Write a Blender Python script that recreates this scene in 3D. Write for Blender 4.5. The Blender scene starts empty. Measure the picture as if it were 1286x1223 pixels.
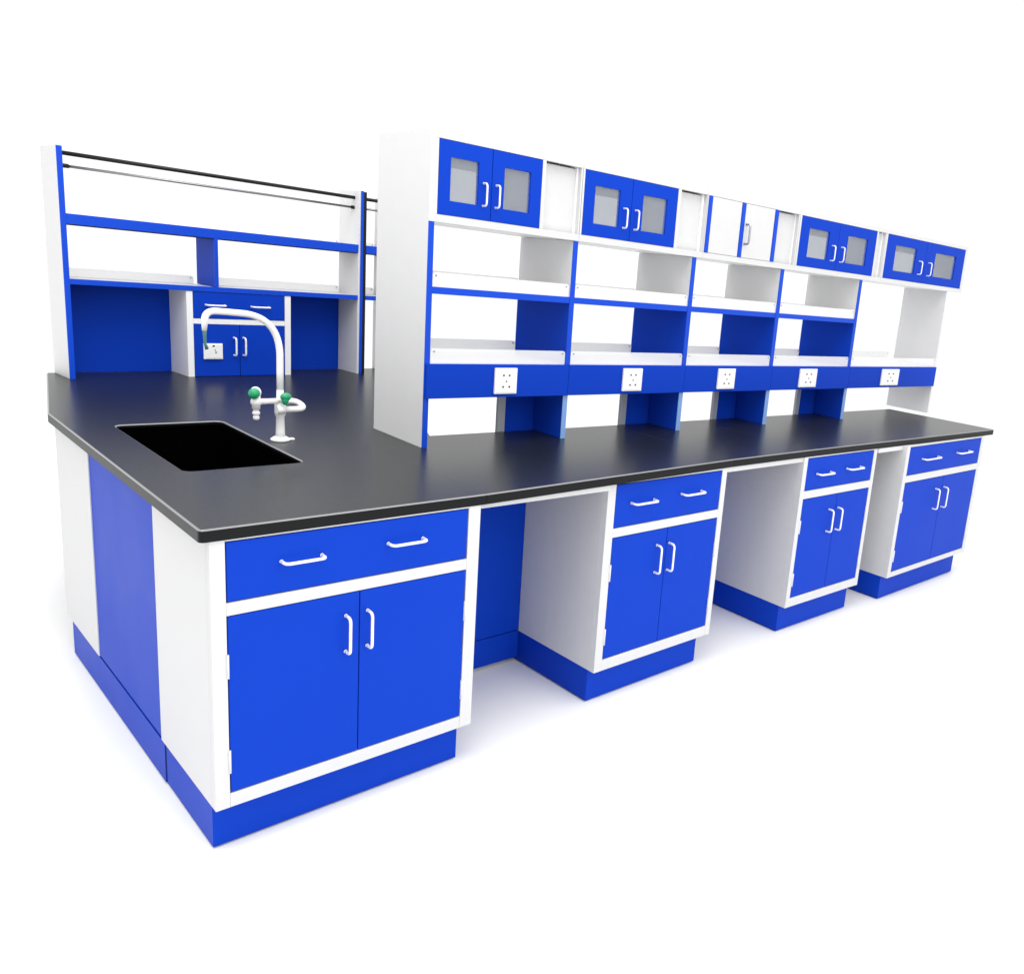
import bpy, bmesh, math, random
from mathutils import Vector, Matrix
random.seed(4)
S = bpy.context.scene
COL = S.collection

# ------------------------------------------------------------------ materials
def mat(name, col, rough=.4, spec=.3, metal=0., noise=.0, nscale=60., bump=0., bscale=900., coat=0.):
    m = bpy.data.materials.new(name); m.use_nodes = True
    nt = m.node_tree; b = nt.nodes['Principled BSDF']
    b.inputs['Base Color'].default_value = (*col, 1)
    b.inputs['Roughness'].default_value = rough
    b.inputs['Specular IOR Level'].default_value = spec
    b.inputs['Metallic'].default_value = metal
    b.inputs['Coat Weight'].default_value = coat
    tc = nt.nodes.new('ShaderNodeTexCoord')
    if noise > 0:
        n = nt.nodes.new('ShaderNodeTexNoise'); n.inputs['Scale'].default_value = nscale
        n.inputs['Detail'].default_value = 4.
        nt.links.new(tc.outputs['Object'], n.inputs['Vector'])
        r = nt.nodes.new('ShaderNodeMapRange')
        r.inputs[1].default_value = .3; r.inputs[2].default_value = .7
        r.inputs[3].default_value = 1 - noise; r.inputs[4].default_value = 1 + noise
        nt.links.new(n.outputs['Fac'], r.inputs[0])
        mx = nt.nodes.new('ShaderNodeVectorMath'); mx.operation = 'SCALE'
        mx.inputs[0].default_value = col
        nt.links.new(r.outputs[0], mx.inputs['Scale'])
        nt.links.new(mx.outputs[0], b.inputs['Base Color'])
        r2 = nt.nodes.new('ShaderNodeMapRange')
        r2.inputs[1].default_value = .3; r2.inputs[2].default_value = .7
        r2.inputs[3].default_value = rough * .9; r2.inputs[4].default_value = rough * 1.1
        nt.links.new(n.outputs['Fac'], r2.inputs[0]); nt.links.new(r2.outputs[0], b.inputs['Roughness'])
    if bump > 0:
        n2 = nt.nodes.new('ShaderNodeTexNoise'); n2.inputs['Scale'].default_value = bscale
        nt.links.new(tc.outputs['Object'], n2.inputs['Vector'])
        bp = nt.nodes.new('ShaderNodeBump'); bp.inputs['Strength'].default_value = bump
        bp.inputs['Distance'].default_value = .001
        nt.links.new(n2.outputs['Fac'], bp.inputs['Height'])
        nt.links.new(bp.outputs[0], b.inputs['Normal'])
    return m

def glassy(name, tint, fac, rough=.05, white=False):
    m = bpy.data.materials.new(name); m.use_nodes = True
    nt = m.node_tree; out = nt.nodes['Material Output']; b = nt.nodes['Principled BSDF']
    b.inputs['Base Color'].default_value = (*tint, 1); b.inputs['Roughness'].default_value = rough
    t = nt.nodes.new('ShaderNodeBsdfTransparent'); mx = nt.nodes.new('ShaderNodeMixShader')
    mx.inputs[0].default_value = fac
    nt.links.new(t.outputs[0], mx.inputs[1]); nt.links.new(b.outputs[0], mx.inputs[2])
    nt.links.new(mx.outputs[0], out.inputs['Surface'])
    return m

M = dict(
    white=mat('white powder coat', (.60, .60, .60), .42, .3, noise=.012, nscale=25, bump=.02),
    blue=mat('blue powder coat', (.004, .044, .445), .40, .055, noise=.012, nscale=2.5, bump=.015),
    pale=mat('pale blue edge banding', (.20, .36, .70), .3, .35),
    lit_white=mat('light-lifted cabinet white', (.84, .84, .84), .38, .35),  # white lifted to paint in light missing on rear and inside cabinets
    board=mat('white laminate board', (.665, .665, .665), .45, .3, noise=.01, nscale=18, bump=.015),
    edge=mat('blue edge banding', (.004, .058, .54), .32, .18),
    top=mat('dark resin worktop', (.0105, .0118, .0118), .30, .31, noise=.12, nscale=420, bump=.04, bscale=1500),
    edge_glint=mat('painted chamfer highlight', (.20, .20, .205), .28, .45),  # pale grey paints the light caught along the worktop edge
    topedge=mat('worktop cut edge', (.006, .0065, .007), .35, .14),
    sink=mat('black sink plastic', (.0008, .0008, .0009), .7, .0),
    handle=mat('white plastic handle', (.82, .82, .84), .28, .5),
    plastic=mat('white outlet plastic', (.84, .84, .84), .35, .4),
    hole=mat('dark hole and gap shade', (.012, .012, .012), .6, .1),  # real holes, plus shade painted in gaps and below plinths
    screw=mat('screw metal', (.22, .22, .23), .35, .5, metal=.6),
    hinge=mat('hinge steel', (.70, .70, .70), .4, .4),
    chrome=mat('chrome rod', (.27, .27, .28), .3, .5, metal=1.),
    steel=mat('brushed steel handle', (.42, .42, .45), .25, .5, metal=.8),
    under=mat('painted shelf shade', (.055, .055, .058), .5, .2),  # dark grey stands in for shade beneath the shelf
    black=mat('black rod', (.004, .004, .004), .4, .3),
    grey=mat('grey aluminium', (.42, .44, .47), .4, .5, metal=.3),
    green=mat('green knob plastic', (.01, .30, .13), .35, .5),
    tip=mat('grey green hose', (.05, .16, .14), .4, .4),
    enamel=mat('white epoxy enamel', (.82, .82, .82), .22, .5),
    floor=mat('white floor', (.90, .90, .90), .7, .1, noise=.01, nscale=3),
    pane=glassy('cabinet glass', (.50, .55, .62), .17, .05),
    backpane=glassy('translucent light-admitting back', (.66, .69, .73), .5, .80),
    guard=glassy('frosted acrylic', (.90, .90, .90), .50, .2),
)

# ------------------------------------------------------------------ mesh helpers
def box(bm, x0, x1, y0, y1, z0, z1, bev=.0012, mi=0):
    b2 = bmesh.new()
    bmesh.ops.create_cube(b2, size=1)
    for v in b2.verts:
        v.co = Vector(((x0 + x1) / 2 + v.co.x * (x1 - x0), (y0 + y1) / 2 + v.co.y * (y1 - y0), (z0 + z1) / 2 + v.co.z * (z1 - z0)))
    bev = min(bev, .3 * min(x1 - x0, y1 - y0, z1 - z0))
    if bev > 0:
        bmesh.ops.bevel(b2, geom=list(b2.edges), offset=bev, segments=2, profile=.6, affect='EDGES')
    join(bm, b2, mi)

def join(bm, b2, mi=0, smooth=False):
    mp = {}
    for v in b2.verts: mp[v] = bm.verts.new(v.co)
    for f in b2.faces:
        try:
            g = bm.faces.new([mp[v] for v in f.verts]); g.material_index = mi if mi else f.material_index; g.smooth = smooth or f.smooth
        except ValueError: pass
    b2.free()

def tube(bm, path, r, n=12, mi=0, caps=True):
    path = [Vector(p) for p in path]; rs = r if isinstance(r, (list, tuple)) else [r] * len(path)
    rings = []; up = None
    for i, p in enumerate(path):
        t = ((path[min(i + 1, len(path) - 1)] - p).normalized() + (p - path[max(i - 1, 0)]).normalized())
        t = t.normalized() if t.length > 1e-6 else Vector((0, 0, 1))
        if up is None:
            a = Vector((0, 0, 1)) if abs(t.z) < .9 else Vector((0, 1, 0)); up = t.cross(a).normalized()
        up = (up - t * up.dot(t)).normalized(); w = t.cross(up)
        rings.append([bm.verts.new(p + (up * math.cos(2 * math.pi * k / n) + w * math.sin(2 * math.pi * k / n)) * rs[i]) for k in range(n)])
    for a, b in zip(rings, rings[1:]):
        for k in range(n):
            f = bm.faces.new((a[k], a[(k + 1) % n], b[(k + 1) % n], b[k])); f.smooth = True; f.material_index = mi
    if caps:
        f = bm.faces.new(rings[0][::-1]); f.material_index = mi
        f = bm.faces.new(rings[-1]); f.material_index = mi

def rounded(pts, rad, seg=6):
    """round the corners of a 3-D polyline"""
    pts = [Vector(p) for p in pts]; out = [pts[0]]
    for i in range(1, len(pts) - 1):
        a, p, b = pts[i - 1], pts[i], pts[i + 1]
        r = min(rad, (a - p).length * .49, (b - p).length * .49)
        s, e = p + (a - p).normalized() * r, p + (b - p).normalized() * r
        for k in range(seg + 1):
            t = k / seg; out.append(s.lerp(p, t).lerp(p.lerp(e, t), t))
    out.append(pts[-1]); return out

def lathe(bm, prof, cx, cy, n=24, mi=0):
    tube(bm, [(cx, cy, z) for r, z in prof], [r for r, z in prof], n, mi)

def ball(bm, c, sx, sy, sz, mi=0, rot=None):
    b2 = bmesh.new(); bmesh.ops.create_icosphere(b2, subdivisions=3, radius=1)
    for v in b2.verts:
        q = Vector((v.co.x * sx, v.co.y * sy, v.co.z * sz))
        if rot: q = rot @ q
        v.co = q + Vector(c)
    join(bm, b2, mi, True)

class Thing:
    """an Empty in a plan frame (ox, oy, ang); its parts are given in that frame with absolute heights"""
    def __init__(s, name, label, cat, frame, base=(0, 0, 0), group=None):
        fx, fy, a = frame; s.base = Vector(base)
        o = bpy.data.objects.new(name, None); COL.objects.link(o); o.empty_display_size = .1
        c, sn = math.cos(a), math.sin(a)
        o.location = (fx + c * base[0] - sn * base[1], fy + sn * base[0] + c * base[1], base[2]); o.rotation_euler = (0, 0, a)
        o['label'] = label; o['category'] = cat
        if group: o['group'] = group
        s.o = o
    def part(s, name, bm, mats, parent=None, label=None):
        for v in bm.verts: v.co -= s.base
        me = bpy.data.meshes.new(name)
        bmesh.ops.recalc_face_normals(bm, faces=list(bm.faces))
        bm.to_mesh(me); bm.free()
        for m in (mats if isinstance(mats, (list, tuple)) else [mats]): me.materials.append(M[m])
        o = bpy.data.objects.new(name, me); COL.objects.link(o); o.parent = parent or s.o
        if label: o['label'] = label
        return o
    def boxes(s, name, bl, mats, parent=None, bev=.0012, label=None):
        bm = bmesh.new()
        for b in bl: box(bm, *b[:6], bev=bev, mi=b[6] if len(b) > 6 else 0)
        return s.part(name, bm, mats, parent, label)

def handle(t, parent, a, b, y, out=.028, r=.0040, m='handle'):
    """D handle from a to b (x,z) standing out from plane y towards -y"""
    (x0, z0), (x1, z1) = a, b
    bm = bmesh.new()
    tube(bm, rounded([(x0, y + .001, z0), (x0, y - out, z0), (x1, y - out, z1), (x1, y + .001, z1)], .014, 6), r, 12)
    for x, z in (a, b):
        tube(bm, [(x, y - .0003, z), (x, y - .0016, z)], r * 1.18, 14)
    return t.part('handle', bm, m, parent)

def hinge(t, parent, x, z0, z1, y=-.003):
    bm = bmesh.new()
    tube(bm, [(x, y, z0), (x, y, z1)], .0024, 10)
    box(bm, x - .0026, x + .0026, y + .001, y + .006, z0, z1, .0003)
    return t.part('hinge', bm, 'hinge', parent)

# ------------------------------------------------------------------ setting
bm = bmesh.new(); bmesh.ops.create_grid(bm, x_segments=4, y_segments=4, size=60)
me = bpy.data.meshes.new('floor'); bm.to_mesh(me); bm.free(); me.materials.append(M['floor'])
fl = bpy.data.objects.new('floor', me); COL.objects.link(fl); fl['kind'] = 'structure'

# ------------------------------------------------------------------ dimensions recovered from the photograph
ZP, ZT, ZW = .128, .8195, .850
YK = .442
FE = (0, 0, 0)
FC2 = (1.2383, .0432, .0065)
FC3 = (2.3552, .0444, -.012)
FC4 = (3.168, .004, .0)
FR = (.8657, .6004, -.023)
FB = (.2009, 2.2317, .0834)

# ------------------------------------------------------------------ base cabinets
def base_cabinet(frame, w, depth, label, dx, dz, doors_z, split, drawer_h, door_h, plinth, hinges=True, plinth_back=None):
    t = Thing('base_cabinet', label, 'cabinet', frame, group='white base cabinets with blue fronts')
    F = .018                                   # thickness of the face frame
    x0, x1 = dx; d0, d1 = dz; g0, g1 = doors_z
    t.boxes('body', [(0, w, F + .0065, depth, ZP, ZT), (0, x0 - .003, F, F + .0063, ZP, ZT), (x1 + .003, w, F, F + .0063, ZP, ZT)], 'white')
    t.boxes('gap_shade', [(x0 - .0028, x1 + .0028, F, F + .0063, g0 - .003, d1 + .003)], 'hole', bev=0)  # near-black sheet painting the shade in gaps round doors and drawer
    bl = [(0, x0 - .0027, 0, F - .0003, ZP, ZT), (x1 + .0027, w, 0, F - .0003, ZP, ZT),
          (x0 - .0024, x1 + .0024, .0004, F - .0003, ZP, g0 - .0025), (x0 - .0024, x1 + .0024, .0004, F - .0003, g1 + .0025, d0 - .0025),
          (x0 - .0024, x1 + .0024, .0004, F - .0003, d1 + .0025, ZT)]
    t.boxes('face_frame', bl, 'white', bev=.0008)
    dr = t.boxes('drawer', [(x0, x1, .0005, F - .002, d0, d1)], 'blue', bev=.0022)
    for a, b in drawer_h: handle(t, dr, a, b, -.001)
    for k, (a, b) in enumerate(((x0, split - .0012), (split + .0012, x1))):
        d = t.boxes('door', [(a, b, .0005, F - .002, g0, g1)], 'blue', bev=.0022)
        handle(t, d, *door_h[k], -.001)
        hx = (x0 - .002, x1 + .002)[k]
        for z in ((g0 + .055, g0 + .115), (g1 - .155, g1 - .095)): hinge(t, d, hx, *z)
    px0, px1, py = plinth
    pl = t.boxes('plinth', [(px0, px1, py, plinth_back or depth - .03, .0055, ZP - .0008)], 'blue')
    t.boxes('base_shade', [(px0 + .008, px1 - .008, py + .008, (plinth_back or depth - .03) - .002, 0, .0052)], 'hole', pl)  # black recessed strip painting the contact shade below the plinth
    return t

base_cabinet(FE, .713, .4175, 'nearest white base cabinet with wide blue doors below the sink end of the worktop',
    (.036, .672), (.666, .812), (.168, .629), .357,
    [((.158, .746), (.256, .746)), ((.432, .748), (.532, .748))],
    [((.319, .470), (.319, .570)), ((.378, .472), (.378, .572))], (.004, .690, .038), plinth_back=.392)
base_cabinet(FC2, .612, .60, 'white base cabinet with blue doors right of the first knee space, second along the bench',
    (.038, .582), (.657, .809), (.172, .620), .3085,
    [((.110, .738), (.220, .738)), ((.362, .742), (.470, .742))],
    [((.257, .458), (.257, .562)), ((.3225, .456), (.3225, .560))], (.003, .578, .036))
base_cabinet(FC3, .585, .60, 'white base cabinet with blue doors standing between the two far knee spaces',
    (.030, .556), (.668, .812), (.172, .628), .293,
    [((.105, .738), (.210, .738)), ((.340, .742), (.450, .742))],
    [((.240, .456), (.240, .560)), ((.312, .456), (.312, .560))], (.003, .555, .036))
base_cabinet(FC4, .885, .60, 'farthest white base cabinet with blue doors at the right end of the bench',
    (.034, .842), (.668, .812), (.158, .628), .448,
    [((.170, .744), (.335, .744)), ((.555, .748), (.700, .748))],
    [((.375, .455), (.375, .565)), ((.470, .455), (.470, .565))], (.003, .828, .036))

# far cabinet standing back to back, only its white side shows
t = Thing('base_cabinet', 'plain white side of the rear base cabinet left of the blue end panel', 'cabinet', FE, (0, 1.054, 0), group='white base cabinets with blue fronts')
t.boxes('body', [(0, .018, 1.054, 1.4755, ZP, ZT), (.0182, .70, 1.054, 1.4755, ZP, .55)], 'white')
# blue panel between the two back-to-back cabinets with its long plinth
t = Thing('end_panel', 'tall blue panel between the two white cabinet sides at the sink end', 'panel', FE, (0, .4185, 0))
t.boxes('panel', [(.0030, .0205, .4185, 1.0532, ZP + .0035, ZT - .001)], 'blue')
pl = t.boxes('plinth', [(.0018, .69, .3975, 1.4045, .0055, ZP - .0032)], 'blue')
t.boxes('seam_shade', [(.0058, .05, .419, 1.052, ZP - .003, ZP + .0033), (.0036, .05, .3925, .3972, .006, ZP - .003)], 'hole', pl)  # black strips added to paint shade into the panel and plinth seams
t.boxes('base_shade', [(.014, .68, .4, 1.398, 0, .0052)], 'hole', pl)  # black strip painting contact shade below the long plinth

# knee spaces: blue back panel, plinth below it, white rail under the worktop
def knee(x0, x1, y, yr, label):
    t = Thing('knee_space_panel', label, 'panel', FE, ((x0 + x1) / 2, y, 0), group='blue panels at the back of the knee spaces')
    t.boxes('panel', [(x0, x1, y, y + .018, ZP + .006, ZT - .002)], 'blue')
    t.boxes('plinth', [(x0, x1, y - .002, y + .016, .022, ZP + .003)], 'blue')
    t.boxes('rail', [(x0, x1, yr + .006, yr + .045, ZT - .021, ZT - .0005)], 'white')
knee(.714, 1.2345, .486, .022, 'blue panel at the back of the knee space nearest the sink')
knee(1.8515, 2.3565, .482, .045, 'blue panel at the back of the knee space between the second and third cabinets')
knee(2.9415, 3.167, .470, .022, 'blue panel at the back of the narrow knee space before the farthest cabinet')

# ------------------------------------------------------------------ worktops
def rpoly(pts, rad, seg=5):
    """2-D polygon with rounded corners, rad = one radius per corner"""
    out = []; n = len(pts)
    for i in range(n):
        p = Vector(pts[i]); a = Vector(pts[i - 1]); b = Vector(pts[(i + 1) % n]); r = rad[i]
        if r <= 0: out.append(tuple(p)); continue
        s, e = p + (a - p).normalized() * r, p + (b - p).normalized() * r
        for k in range(seg + 1):
            u = k / seg; out.append(tuple(s.lerp(p, u).lerp(p.lerp(e, u), u)))
    return out

def inset(pts, ds):
    """move every edge k (pts[k] -> pts[k+1]) inwards by ds[k]; pts run anticlockwise"""
    n = len(pts); out = []
    def line(k):
        a, b = Vector(pts[k]), Vector(pts[(k + 1) % n]); d = (b - a).normalized(); return a + Vector((-d.y, d.x)) * ds[k], d
    for k in range(n):
        (p, d), (q, e) = line(k - 1), line(k); cr = d.x * e.y - d.y * e.x
        if abs(cr) < 1e-6: out.append(tuple(q))
        else: out.append(tuple(p + d * (((q - p).x * e.y - (q - p).y * e.x) / cr)))
    return out

def slab(bm, outer, hole=None, z0=ZT + .0003, z1=ZW, cham=.0044, plain=(), skip=()):
    """worktop slab with a highlight painted along its upper chamfer (not on the edges in plain, given by x)"""
    n = len(outer)
    ds = [0 if k in skip or any(abs(outer[k][0] - x) < 1e-4 and abs(outer[(k + 1) % n][0] - x) < 1e-4 for x in plain) else cham for k in range(n)]
    def ring(pts, z): return [bm.verts.new((x, y, z)) for x, y in pts]
    def edges(vs): return [bm.edges.get((vs[k], vs[k - 1])) or bm.edges.new((vs[k], vs[k - 1])) for k in range(len(vs))]
    def side(a, b, mi):
        for k in range(len(a)):
            f = bm.faces.new((a[k], a[(k + 1) % len(a)], b[(k + 1) % len(a)], b[k])); f.material_index = mi
    o0, o1, o2 = ring(outer, z0), ring(outer, z1 - cham * .7), ring(inset(outer, ds), z1)
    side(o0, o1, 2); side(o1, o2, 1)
    te, be = edges(o2), edges(o0)
    if hole:
        h0, h1 = ring(hole, z0), ring(hole, z1 - cham * .7)
        h2 = ring(inset(hole[::-1], [cham] * len(hole))[::-1], z1)
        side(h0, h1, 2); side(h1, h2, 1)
        te += edges(h2); be += edges(h0)
    for es in (te, be): bmesh.ops.triangle_fill(bm, use_beauty=True, use_dissolve=False, edges=es)

def yb(x): return FR[1] + .186 + FR[2] * (x - FR[0])     # rear edge of the run, parallel to the rack
SINK = [(.115, .538), (.440, .538), (.440, 1.232), (.115, 1.232)]
SINK_R = rpoly(SINK, [.030] * 4, 6)

t = Thing('worktop', 'broad dark worktop holding the sink at the left end of the bench', 'worktop', FE, (.4, .8, ZT), group='dark worktop pieces')
outer = [(-.0207, -.0054), (.7290, -.0028), (.7290, yb(.729)), (1.005, yb(1.005)), (1.74, 2.555), (.158, 2.425), (-.0145, 1.489)]
bm = bmesh.new(); slab(bm, rpoly(outer, [.014, 0, 0, 0, 0, .01, .01]), SINK_R, plain=(.729,), skip=(7,))
t.part('slab', bm, ['top', 'edge_glint', 'topedge'])
def run(x0, x1, y0, y1, label, soft):
    t = Thing('worktop', label, 'worktop', FE, ((x0 + x1) / 2, .4, ZT), group='dark worktop pieces')
    bm = bmesh.new(); slab(bm, rpoly([(x0, y0), (x1, y1), (x1, yb(x1) - .0005), (max(x0, 1.006), yb(max(x0, 1.006)) - .0005)] + ([(x0, yb(x0) - .0005)] if x0 < 1 else []), [0, .008 if x1 > 4 else 0, 0, 0, 0][:5 if x0 < 1 else 4]), None, plain=soft, skip=(3,) if x0 < 1 else ())
    t.part('slab', bm, ['top', 'edge_glint', 'topedge'])
def sf(x0, x1): return (x0, x1) if x1 < 4 else (x0,)
run(.7302, 1.8806, -.0026, .0440, 'long dark worktop piece above the first knee space and second cabinet', sf(.7302, 1.8806))
run(1.8818, 2.4017, .0440, .0440, 'short dark worktop piece over the middle knee space', sf(1.8818, 2.4017))
run(2.4029, 4.1774, .0440, .0120, 'dark worktop piece reaching the free right end of the bench', sf(2.4029, 4.1774))

# hidden support of the rear worktop area
t = Thing('base_cabinet', 'white base cabinet under the rear worktop, mostly hidden behind the sink end', 'cabinet', FE, (.8, 2.2, 0), group='white base cabinets with blue fronts')
t.boxes('body', [(.32, 1.35, 1.90, 2.38, ZP, ZT - .001)], 'white')
t.boxes('plinth', [(.34, 1.33, 1.95, 2.36, 0, ZP - .001)], 'blue')

# ------------------------------------------------------------------ sink
t = Thing('sink', 'black rectangular sink with rounded corners set into the dark worktop', 'sink', FE, (.28, .885, .54))
bm = bmesh.new()
def ring(off, z):
    return [bm.verts.new((x, y, z)) for x, y in rpoly([(SINK[0][0] + off, SINK[0][1] + off), (SINK[1][0] - off, SINK[1][1] + off), (SINK[2][0] - off, SINK[2][1] - off), (SINK[3][0] + off, SINK[3][1] - off)], [.030] * 4, 6)]
rs = [ring(.0006, ZW - .010), ring(.004, ZW - .016), ring(.010, .60), ring(.030, .575)]
for a, b in zip(rs, rs[1:]):
    for k in range(len(a)):
        bm.faces.new((a[k], a[(k + 1) % len(a)], b[(k + 1) % len(a)], b[k]))
bm.faces.new(rs[-1])
t.part('basin', bm, 'sink')
bm = bmesh.new(); lathe(bm, [(.045, .5755), (.045, .579), (.030, .580), (.028, .577)], .28, .885)
t.part('drain', bm, 'hole')

# ------------------------------------------------------------------ laboratory tap
FF = (.4955, .8545, 0)
t = Thing('faucet', 'white lab faucet with a tall curved spout and green knobs beside the sink', 'faucet', FF, (0, 0, ZW))
bm = bmesh.new(); lathe(bm, [(.030, ZW + .0003), (.031, ZW + .006), (.026, ZW + .010), (.020, ZW + .014)], 0, 0, 28)
box(bm, .020, .044, -.009, .009, ZW + .0004, ZW + .007, .002)
t.part('base', bm, 'enamel')
bm = bmesh.new(); lathe(bm, [(.0155, ZW + .012), (.0138, ZW + .03), (.0128, .930), (.0155, .936), (.0175, .945), (.0175, .972), (.015, .978), (.0118, .986), (.0106, 1.02)], 0, 0, 24)
t.part('column', bm, 'enamel')
bm = bmesh.new()
P = [(0, 0, 1.015), (0, 0, 1.262), (-.215, 0, 1.268), (-.222, 0, 1.205)]
path = []
P = [Vector(p) for p in P]
def quad(a, p, b, seg=12): return [a.lerp(p, k / seg).lerp(p.lerp(b, k / seg), k / seg) for k in range(seg + 1)]
path = [P[0], Vector((0, 0, 1.08))] + quad(Vector((0, 0, 1.135)), Vector((-.004, 0, 1.258)), Vector((-.118, 0, 1.262)), 16) + [Vector((-.16, 0, 1.264))] + quad(Vector((-.188, 0, 1.265)), Vector((-.219, 0, 1.266)), Vector((-.2205, 0, 1.236)), 8) + [P[3]]
n = len(path)
tube(bm, path, [.0106 - .0008 * k / n if k < n - 1 else .0068 for k in range(n)], 20)
t.part('spout', bm, 'enamel')
bm = bmesh.new(); tube(bm, [(-.2215, 0, 1.207), (-.2215, 0, 1.19), (-.2205, 0, 1.165), (-.216, 0, 1.149)], [.0062, .0050, .0042, .0055], 12)
t.part('nozzle', bm, 'tip')
bm = bmesh.new()
tube(bm, [(.0, -.004, .984), (-.04, -.012, .985), (-.077, -.018, .985)], [.0098, .0090, .0105], 16)
tube(bm, [(-.082, -.018, 1.004), (-.082, -.018, .962)], [.013, .0125], 18)
ball(bm, (-.082, -.018, .985), .0165, .0165, .017)
ar = t.part('arm', bm, 'enamel')
bm = bmesh.new(); lathe(bm, [(.0115, .966), (.008, .958), (.0115, .952), (.0115, .946), (.007, .942), (.0095, .938), (.0095, .930), (.006, .926)], -.082, -.018, 18)
t.part('outlet', bm, 'enamel', ar)
bm = bmesh.new()
tube(bm, rounded([(.0, -.022, .958), (.074, -.020, .958), (.070, .036, .974), (.0, .012, .984)], .030, 8), .0098, 16)
tube(bm, [(-.020, -.022, .958), (.004, -.022, .958)], [.0135, .0135], 18)
t.part('loop', bm, 'enamel')
bm = bmesh.new()
R1 = Matrix.Rotation(math.radians(35), 3, 'Y')
ball(bm, (-.092, -.030, 1.014), .0175, .015, .018, 0, R1)
k1 = t.part('knob', bm, 'green')
bm = bmesh.new()
ball(bm, (-.082, -.015, 1.015), .0175, .011, .019); tube(bm, [(-.082, -.018, .995), (-.083, -.018, 1.012)], [.009, .012], 14)
t.part('knob_cap', bm, 'enamel', k1)
bm = bmesh.new()
ball(bm, (.001, -.042, 1.003), .0175, .012, .0135)
ball(bm, (-.001, -.042, .994), .0115, .0105, .0185)
bmesh.ops.remove_doubles(bm, verts=bm.verts[:], dist=1e-5)
k2 = t.part('knob', bm, 'green')
bm = bmesh.new(); tube(bm, [(.0, -.012, .985), (.0, -.038, .996)], [.009, .008], 14)
t.part('knob_stem', bm, 'enamel', k2)

# ------------------------------------------------------------------ outlets, guards
def socket(t, parent, x0, x1, z0, z1, y, five=True):
    bm = bmesh.new()
    box(bm, x0, x1, y - .009, y - .0004, z0, z1, .003)
    box(bm, x0 + .006 * (x1 - x0) / .1, x1 - .006 * (x1 - x0) / .1, y - .0105, y - .0085, z0 + .006, z1 - .006, .001)
    w = x1 - x0; h = z1 - z0; cx = (x0 + x1) / 2; cz = (z0 + z1) / 2
    if five:
        pos = [(-.13, .22), (.13, .22), (0, -.01), (-.14, -.22), (.14, -.22)]
    else:
        pos = [(-.02, .34), (.03, .36), (.08, .08), (.12, -.06)]
    for i, (a, b) in enumerate(pos):
        q = .0034 if (i != 2) else .0026
        box(bm, cx + a * w - q * w / .1, cx + a * w + q * w / .1, y - .0112, y - .0100, cz + b * h - q * .95, cz + b * h + q * .95, 0, 1)
    t.part('socket', bm, ['plastic', 'hole'], parent)

def guard(t, x0, x1, y, z0, z1, parent=None):
    """clear rail along a shelf: rounded upper corners, a screw at each end"""
    bm = bmesh.new(); r = .012; th = .004
    prof = rpoly([(x0, z0), (x1, z0), (x1, z1), (x0, z1)], [0, 0, r, r], 5)
    a = [bm.verts.new((x, y, z)) for x, z in prof]; b = [bm.verts.new((x, y + th, z)) for x, z in prof]
    bm.faces.new(a); bm.faces.new(b[::-1])
    for k in range(len(a)): bm.faces.new((a[k], b[k], b[(k + 1) % len(a)], a[(k + 1) % len(a)]))
    for x in (x0 + .013, x1 - .013):
        tube(bm, [(x, y - .0002, z1 - .010), (x, y - .002, z1 - .010)], .0030, 10, 1)
    return t.part('guard_rail', bm, ['guard', 'screw'], parent)

# ------------------------------------------------------------------ reagent rack on the run
RD = .345; ZU = 1.605; ZS0, ZS1 = 1.023, 1.142; U0, U1 = 1.374, 1.397
DV = [(.590, .611), (1.226, 1.249), (1.830, 1.855), (2.502, 2.526)]
RX = (3.456, 3.476)
t = Thing('reagent_rack', 'long blue and white reagent shelving rack with socket strip on the worktop', 'shelving', FR, (0, 0, ZW))
Z0 = ZW + .0004
p = t.boxes('side_panel', [(0, .019, .002, .362, Z0, 1.887)], 'board')
t.boxes('edge_strip', [(-.0004, .0195, -.0015, .0018, Z0, ZU)], 'edge', p, .0006)
t.boxes('edge_strip', [(-.0004, .0192, -.0015, .0018, ZU + .0005, 1.887)], 'board', p, .0006, label='white front edge above the blue one')
p = t.boxes('side_panel', [(RX[0], RX[1], .0, .30, Z0, ZU - .001)], 'board')
for a, b in DV:
    p = t.boxes('divider', [(a, b, .002, RD, U1 - .010, ZU - .001, 0), (a, b, .002, RD, ZS0, U1 - .0104, 1), (a + .0005, b - .0005, .002, .1845, Z0, ZS0 - .0005, 1)], ['board', 'blue'])
    t.boxes('edge_strip', [(a - .0005, b + .0005, -.0015, .0018, ZS0 + .0005, ZU - .0012)], 'edge', p, .0006)
    t.boxes('edge_strip', [(a - .0005, b + .0005, -.0015, .0018, Z0, ZS0)], 'pale', p, .0006, label='pale blue front edge below the socket strip')
    c = t.boxes('service_column', [(a - .132, b, .190, .208, .002, ZS0 - .001)], 'blue')
    t.boxes('trim', [(a - .166, a - .1325, .190, .205, .002, ZS0 - .001)], 'grey', c)
lim = [.0195] + [v for d in DV for v in d] + [RX[0]]
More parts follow.
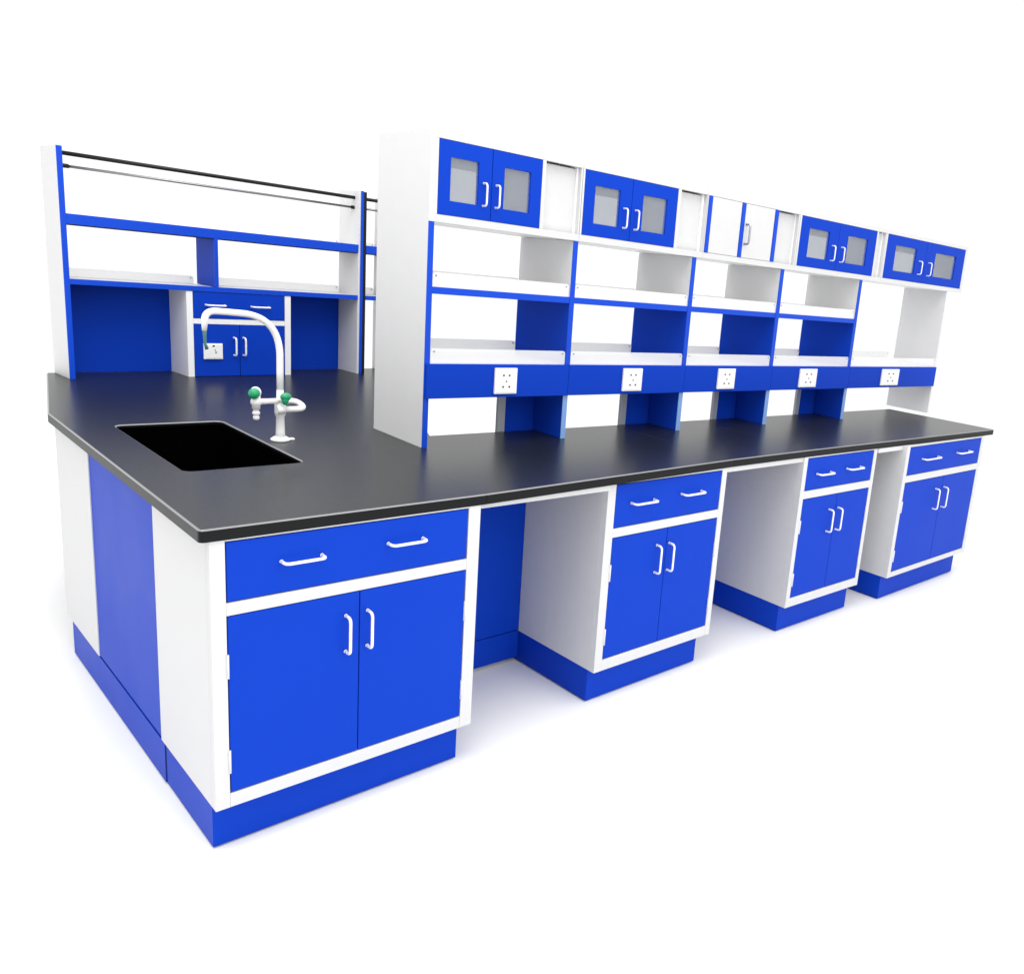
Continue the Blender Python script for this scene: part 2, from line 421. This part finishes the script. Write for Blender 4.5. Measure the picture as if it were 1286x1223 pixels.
for k in range(5):
    x0, x1 = lim[2 * k] + .0006, lim[2 * k + 1] - .0006
    s0 = .004 if k == 0 else (DV[k - 1][0] + DV[k - 1][1]) / 2 + .0006
    s1 = RX[0] + .004 if k == 4 else (DV[k][0] + DV[k][1]) / 2 - .0006
    sk = t.boxes('socket_strip', [(s0, s1, -.012, -.002, ZS0, ZS1)], 'blue', bev=.0016)
    sx = [(.266, .360), (.874, .979), (1.448, 1.564), (2.060, 2.204), (2.830, 3.013)][k]
    socket(t, sk, *sx, 1.036, 1.130, -.012)
    sh = t.boxes('shelf', [(x0, x1, .0, RD, ZS1 - .020, ZS1 - .001)], 'board')
    guard(t, x0 + .001, x1 - .004, -.0008, ZS1 - .0008, 1.193, sh); guard(t, x0 + .001, x1 - .001, RD - .006, ZS1 - .0008, 1.193, sh)
    if k < 4:
        sh = t.boxes('shelf', [(x0, x1, .0125, RD, U0 + .0006, U1)], 'board', label='upper shelf of its bay with a blue front edge')
        t.boxes('edge_strip', [(x0, x1, .0, .012, U0, U1)], 'edge', sh, .001)
        guard(t, x0 + .001, x1 - .004, .003, U1 + .0003, 1.444, sh); guard(t, x0 + .001, x1 - .001, RD - .006, U1 + .0003, 1.444, sh)

# ------------------------------------------------------------------ overhead cabinets
ZC0, ZC1 = ZU, 1.886; DZ0, DZ1 = 1.631, 1.864
def overhead(x0, x1, label, cells, hz=(1.677, 1.750)):
    """cells: list of ('doors', a, m, b) | ('filler', a, b) | ('leaf', ...)"""
    t = Thing('overhead_cabinet', label, 'cabinet', FR, ((x0 + x1) / 2, 0, ZC0), group='overhead cabinets in a row on top of the rack')
    x0 += .0005; x1 -= .0005; D = .335; th = .016
    t.boxes('body', [(x0, x1, .0185, D, ZC0, ZC0 + th), (x0, x1, .0185, D, ZC1 - th, ZC1), (x0, x1, D - .012, D - .0003, ZC0 + th, ZC0 + .05), (x0, x1, D - .012, D - .0003, ZC1 - .07, ZC1 - th),
                     (x0, x0 + th, .0185, D - .0125, ZC0 + th, ZC1 - th), (x1 - th, x1, .0185, D - .0125, ZC0 + th, ZC1 - th)] +
                    [(c[1] - .014, c[1] + .001, .0185, D - .0125, ZC0 + th, ZC1 - th) for c in cells if c[0] != 'doors' and c[1] - x0 > .05], 'lit_white', bev=.0006)
    t.boxes('back_pane', [(x0 + th, x1 - th, D - .009, D - .004, ZC0 + .05, ZC1 - .07)], 'backpane', None, 0)  # translucent back added to let light into the cabinet
    fr = [(x0, x1, 0, .018, DZ1 + .0015, ZC1), (x0, x1, 0, .018, ZC0, DZ0 - .0015)]
    ed = sorted((c[1], c[-1]) for c in cells); cur = x0
    for a, b in ed + [(x1, x1)]:
        if a - cur > .003: fr.append((cur, a - .0015, .0003, .0178, DZ0 - .0012, DZ1 + .0012))
        cur = b + .0015
    t.boxes('face_frame', fr, 'white', bev=.0006)
    for c in cells:
        if c[0] == 'doors':
            _, a, m, b = c
            for i, (p, q) in enumerate(((a, m - .0012), (m + .0012, b))):
                w = q - p
                u, v = ((.215, .745), (.235, .77))[i]
                gx0, gx1, gz0, gz1 = p + u * w, p + v * w, 1.677, 1.814
                d = t.boxes('door', [(p, gx0, -.001, .016, DZ0, DZ1), (gx1, q, -.001, .016, DZ0, DZ1), (gx0 - .001, gx1 + .001, -.0008, .0158, DZ0 + .0002, gz0), (gx0 - .001, gx1 + .001, -.0008, .0158, gz1, DZ1 - .0002)], 'blue', bev=.0007)
                t.boxes('pane', [(gx0 - .002, gx1 + .002, .006, .010, gz0 - .002, gz1 + .002)], 'pane', d, 0)
                hx = (q - .17 * w) if i == 0 else (p + .085 * w)
                if i == 0: hx = q - .155 * w
                handle(t, d, (hx, hz[0]), (hx, hz[1]), -.001, .024, .0033)
        elif c[0] == 'filler':
            _, a, b = c
            t.boxes('filler_panel', [(a + .0002, b - .0002, .026, .032, DZ0 - .014, DZ1 - .004)], 'white')
        elif c[0] == 'leaf':
            _, a, s, b = c
            l = t.boxes('door', [(s, b, .0, .0165, DZ0, DZ1)], 'white')
            t.boxes('edge_strip', [(a, s - .0006, -.003, .0165, DZ0, DZ1)], 'edge', l, .001)
            if s > 1.5: handle(t, l, (s + .014, 1.690), (s + .014, 1.775), 0, .026, .0048, 'steel')
        elif c[0] == 'strip':
            _, a, b = c
            t.boxes('edge_strip', [(a, b, -.003, .0165, DZ0, DZ1)], 'edge', None, .001)

overhead(.0197, .614, 'glass-door overhead cabinet at the left end beside the tall white side panel', [('doors', .030, .228, .431), ('filler', .449, .604)])
overhead(.614, 1.285, 'glass-door overhead cabinet second from the left, above the second socket', [('doors', .625, .860, 1.107), ('filler', 1.128, 1.279)])
overhead(1.285, 1.930, 'white overhead cabinet with plain doors and narrow blue strips, no glass', [('leaf', 1.292, 1.314, 1.506), ('leaf', 1.5085, 1.532, 1.738), ('strip', 1.7405, 1.764), ('filler', 1.768, 1.918)])
overhead(1.930, 2.700, 'glass-door overhead cabinet right of the plain white one', [('doors', 1.945, 2.262, 2.604), ('filler', 2.622, 2.690)])
overhead(2.700, 3.640, 'glass-door overhead cabinet overhanging the right end of the rack', [('doors', 2.716, 3.140, 3.604)])

# ------------------------------------------------------------------ rear rack behind the sink
t = Thing('rear_rack', 'rear shelving rack with black rod behind the sink, partly hidden by the long rack', 'shelving', FB, (0, 0, ZW))
D = .19; ZR = 1.765
p = t.boxes('side_panel', [(0, .018, .003, D, Z0, ZR)], 'board')
t.boxes('edge_strip', [(-.0004, .0195, -.0015, .0028, Z0, ZR)], 'edge', p, .0006)
p = t.boxes('side_panel', [(1.279, 1.297, .003, D, Z0, ZR + .012)], 'board')
t.boxes('edge_strip', [(1.2895, 1.3035, -.0015, .0028, Z0, ZR + .012)], 'edge', p, .0006)
t.boxes('trim', [(1.3042, 1.320, -.001, D - .02, Z0, ZR + .009)], 'black', p, .0006)
p = t.boxes('side_panel', [(1.482, 1.50, .003, D, Z0, ZR)], 'board')
t.boxes('edge_strip', [(1.4815, 1.5005, -.0015, .0028, Z0, ZR)], 'edge', p, .0006)
for x0, x1 in ((.0186, 1.2784), (1.3206, 1.4814)):
    s = t.boxes('shelf', [(x0, x1, .0125, D, 1.473, 1.511)], 'board')
    t.boxes('shade_sheet', [(x0, x1, .016, D, 1.4665, 1.4728)], 'under', s, .0006)  # added dark sheet painting shade below the shelf
    t.boxes('edge_strip', [(x0, x1, 0, .012, 1.472, 1.512)], 'edge', s, .001)
    guard(t, x0 + .002, x1 - .002, D - .006, 1.5113, 1.528, s)
    s = t.boxes('shelf', [(x0, x1, .0125, D, 1.2365, 1.2565)], 'board')
    t.boxes('edge_strip', [(x0, x1, 0, .012, 1.2355, 1.2575)], 'edge', s, .001)
    if x0 < 1:
        guard(t, x0 + .002, .560, D - .006, 1.2568, 1.292, s); guard(t, .610, x1 - .002, D - .006, 1.2568, 1.292, s)
    else: guard(t, x0 + .002, x1 - .002, D - .006, 1.2568, 1.292, s)
    bm = bmesh.new(); tube(bm, [(x0, .045, 1.742), (x1, .045, 1.742)], .0085, 16)
    t.part('rod', bm, 'black', None, 'thick black upper rod')
    bm = bmesh.new(); tube(bm, [(x0 + (.034 if x0 < 1 else 0), .05, 1.694), (x1, .05, 1.694)], .0058, 16)
    rd = t.part('rod', bm, 'chrome', None, 'thin chrome lower rod')
    if x0 < 1:
        bm = bmesh.new(); tube(bm, [(x0, .05, 1.694), (x0 + .034, .05, 1.694)], .0085, 16); tube(bm, [(x1 - .012, .05, 1.694), (x1, .05, 1.694)], .009, 16)
        t.part('sleeve', bm, 'black', rd)
p = t.boxes('divider', [(.577, .592, .0025, D, 1.258, 1.472)], 'blue')
t.boxes('edge_strip', [(.5765, .5925, -.001, .0022, 1.258, 1.472)], 'edge', p, .0006)
t.boxes('back_panel', [(.0186, .4545, D - .004, D + .008, Z0, 1.2355)], 'blue')
t.boxes('back_panel', [(.9275, 1.2784, D - .004, D + .008, Z0, 1.2355)], 'blue')

t = Thing('small_cabinet', 'small white cabinet with blue drawer and doors standing under the rear rack shelf', 'cabinet', FB, (.69, .1, ZW))
cx0, cx1, zt = .455, .9265, 1.2345
t.boxes('body', [(cx0, cx1, .022, D, Z0, zt)], 'lit_white')
t.boxes('face_frame', [(cx0, .4815, .004, .0217, Z0, zt), (.8975, cx1, .004, .0217, Z0, zt), (.4818, .8972, .0044, .0217, 1.0905, 1.1135)], 'lit_white', bev=.0008)
dr = t.boxes('drawer', [(.4835, .8955, .003, .020, 1.1155, 1.2335)], 'blue', bev=.0018)
handle(t, dr, (.536, 1.176), (.616, 1.176), .003, .025, .0042); handle(t, dr, (.738, 1.176), (.818, 1.176), .003, .025, .0042)
dl = t.boxes('door', [(.4835, .6815, .003, .020, Z0 + .001, 1.0885)], 'blue', bev=.0018)
handle(t, dl, (.656, .948), (.656, 1.030), .003, .025, .0042)
socket(t, dl, .519, .602, .931, 1.003, .003, False)
dd = t.boxes('door', [(.6840, .8955, .003, .020, Z0 + .001, 1.0885)], 'blue', bev=.0018)
handle(t, dd, (.699, .948), (.699, 1.030), .003, .025, .0042)

# ------------------------------------------------------------------ light: bright white studio surround and one big softbox, plus two added overhead fills
w = bpy.data.worlds.new('World'); S.world = w; w.use_nodes = True
bg = w.node_tree.nodes['Background']; bg.inputs[0].default_value = (1, 1, 1, 1); bg.inputs[1].default_value = 1.13
def area(name, loc, aim, size, energy, col=(1, 1, 1)):
    l = bpy.data.lights.new(name, 'AREA'); l.shape = 'RECTANGLE'; l.size = size[0]; l.size_y = size[1]; l.energy = energy; l.color = col
    o = bpy.data.objects.new(name, l); COL.objects.link(o); o.location = loc
    o.rotation_euler = (Vector(aim) - Vector(loc)).to_track_quat('-Z', 'Y').to_euler()
area('softbox', (1.6, -8.0, 4.6), (1.8, .6, .8), (6, 4), 150)
area('overhead_fill', (1.3, -.9, 5.0), (1.2, -.8, 0), (6.5, 5.5), 195)  # added unseen fill that whitens the floor
area('floor_fill', (-.45, .3, 4.6), (-.45, .3, 0), (1.6, 4.5), 85)  # added unseen fill that lifts the floor by the sink end

# ------------------------------------------------------------------ camera
cam = bpy.data.cameras.new('camera'); co = bpy.data.objects.new('camera', cam); COL.objects.link(co)
W, H = 1286., 1223.
yaw, pitch, roll, fpx, ppx, ppy = .7320, -.2255, .1046, 1071.18, 870.27, 602.47
cy, sy, cp, sp = math.cos(yaw), math.sin(yaw), math.cos(pitch), math.sin(pitch)
f = Vector((cy * cp, sy * cp, sp)); r = Vector((sy, -cy, 0)); u = r.cross(f)
c, s = math.cos(roll), math.sin(roll)
r2 = c * r + s * u; u2 = -s * r + c * u
co.matrix_world = Matrix(((r2.x, u2.x, -f.x, -.6371), (r2.y, u2.y, -f.y, -2.0146), (r2.z, u2.z, -f.z, 1.4971), (0, 0, 0, 1)))
cam.sensor_fit = 'HORIZONTAL'; cam.sensor_width = 36; cam.lens = 36 * fpx / W
cam.shift_x = (W / 2 - ppx) / W; cam.shift_y = (ppy - H / 2) / W
cam.clip_start = .05; cam.clip_end = 300
S.camera = co

S.view_settings.view_transform = 'Standard'; S.view_settings.look = 'None'
S.view_settings.exposure = 0; S.view_settings.gamma = 1; S.view_settings.use_curve_mapping = False
S.render.engine = 'CYCLES'
S.cycles.use_denoising = True
S.cycles.max_bounces = 10; S.cycles.transparent_max_bounces = 24
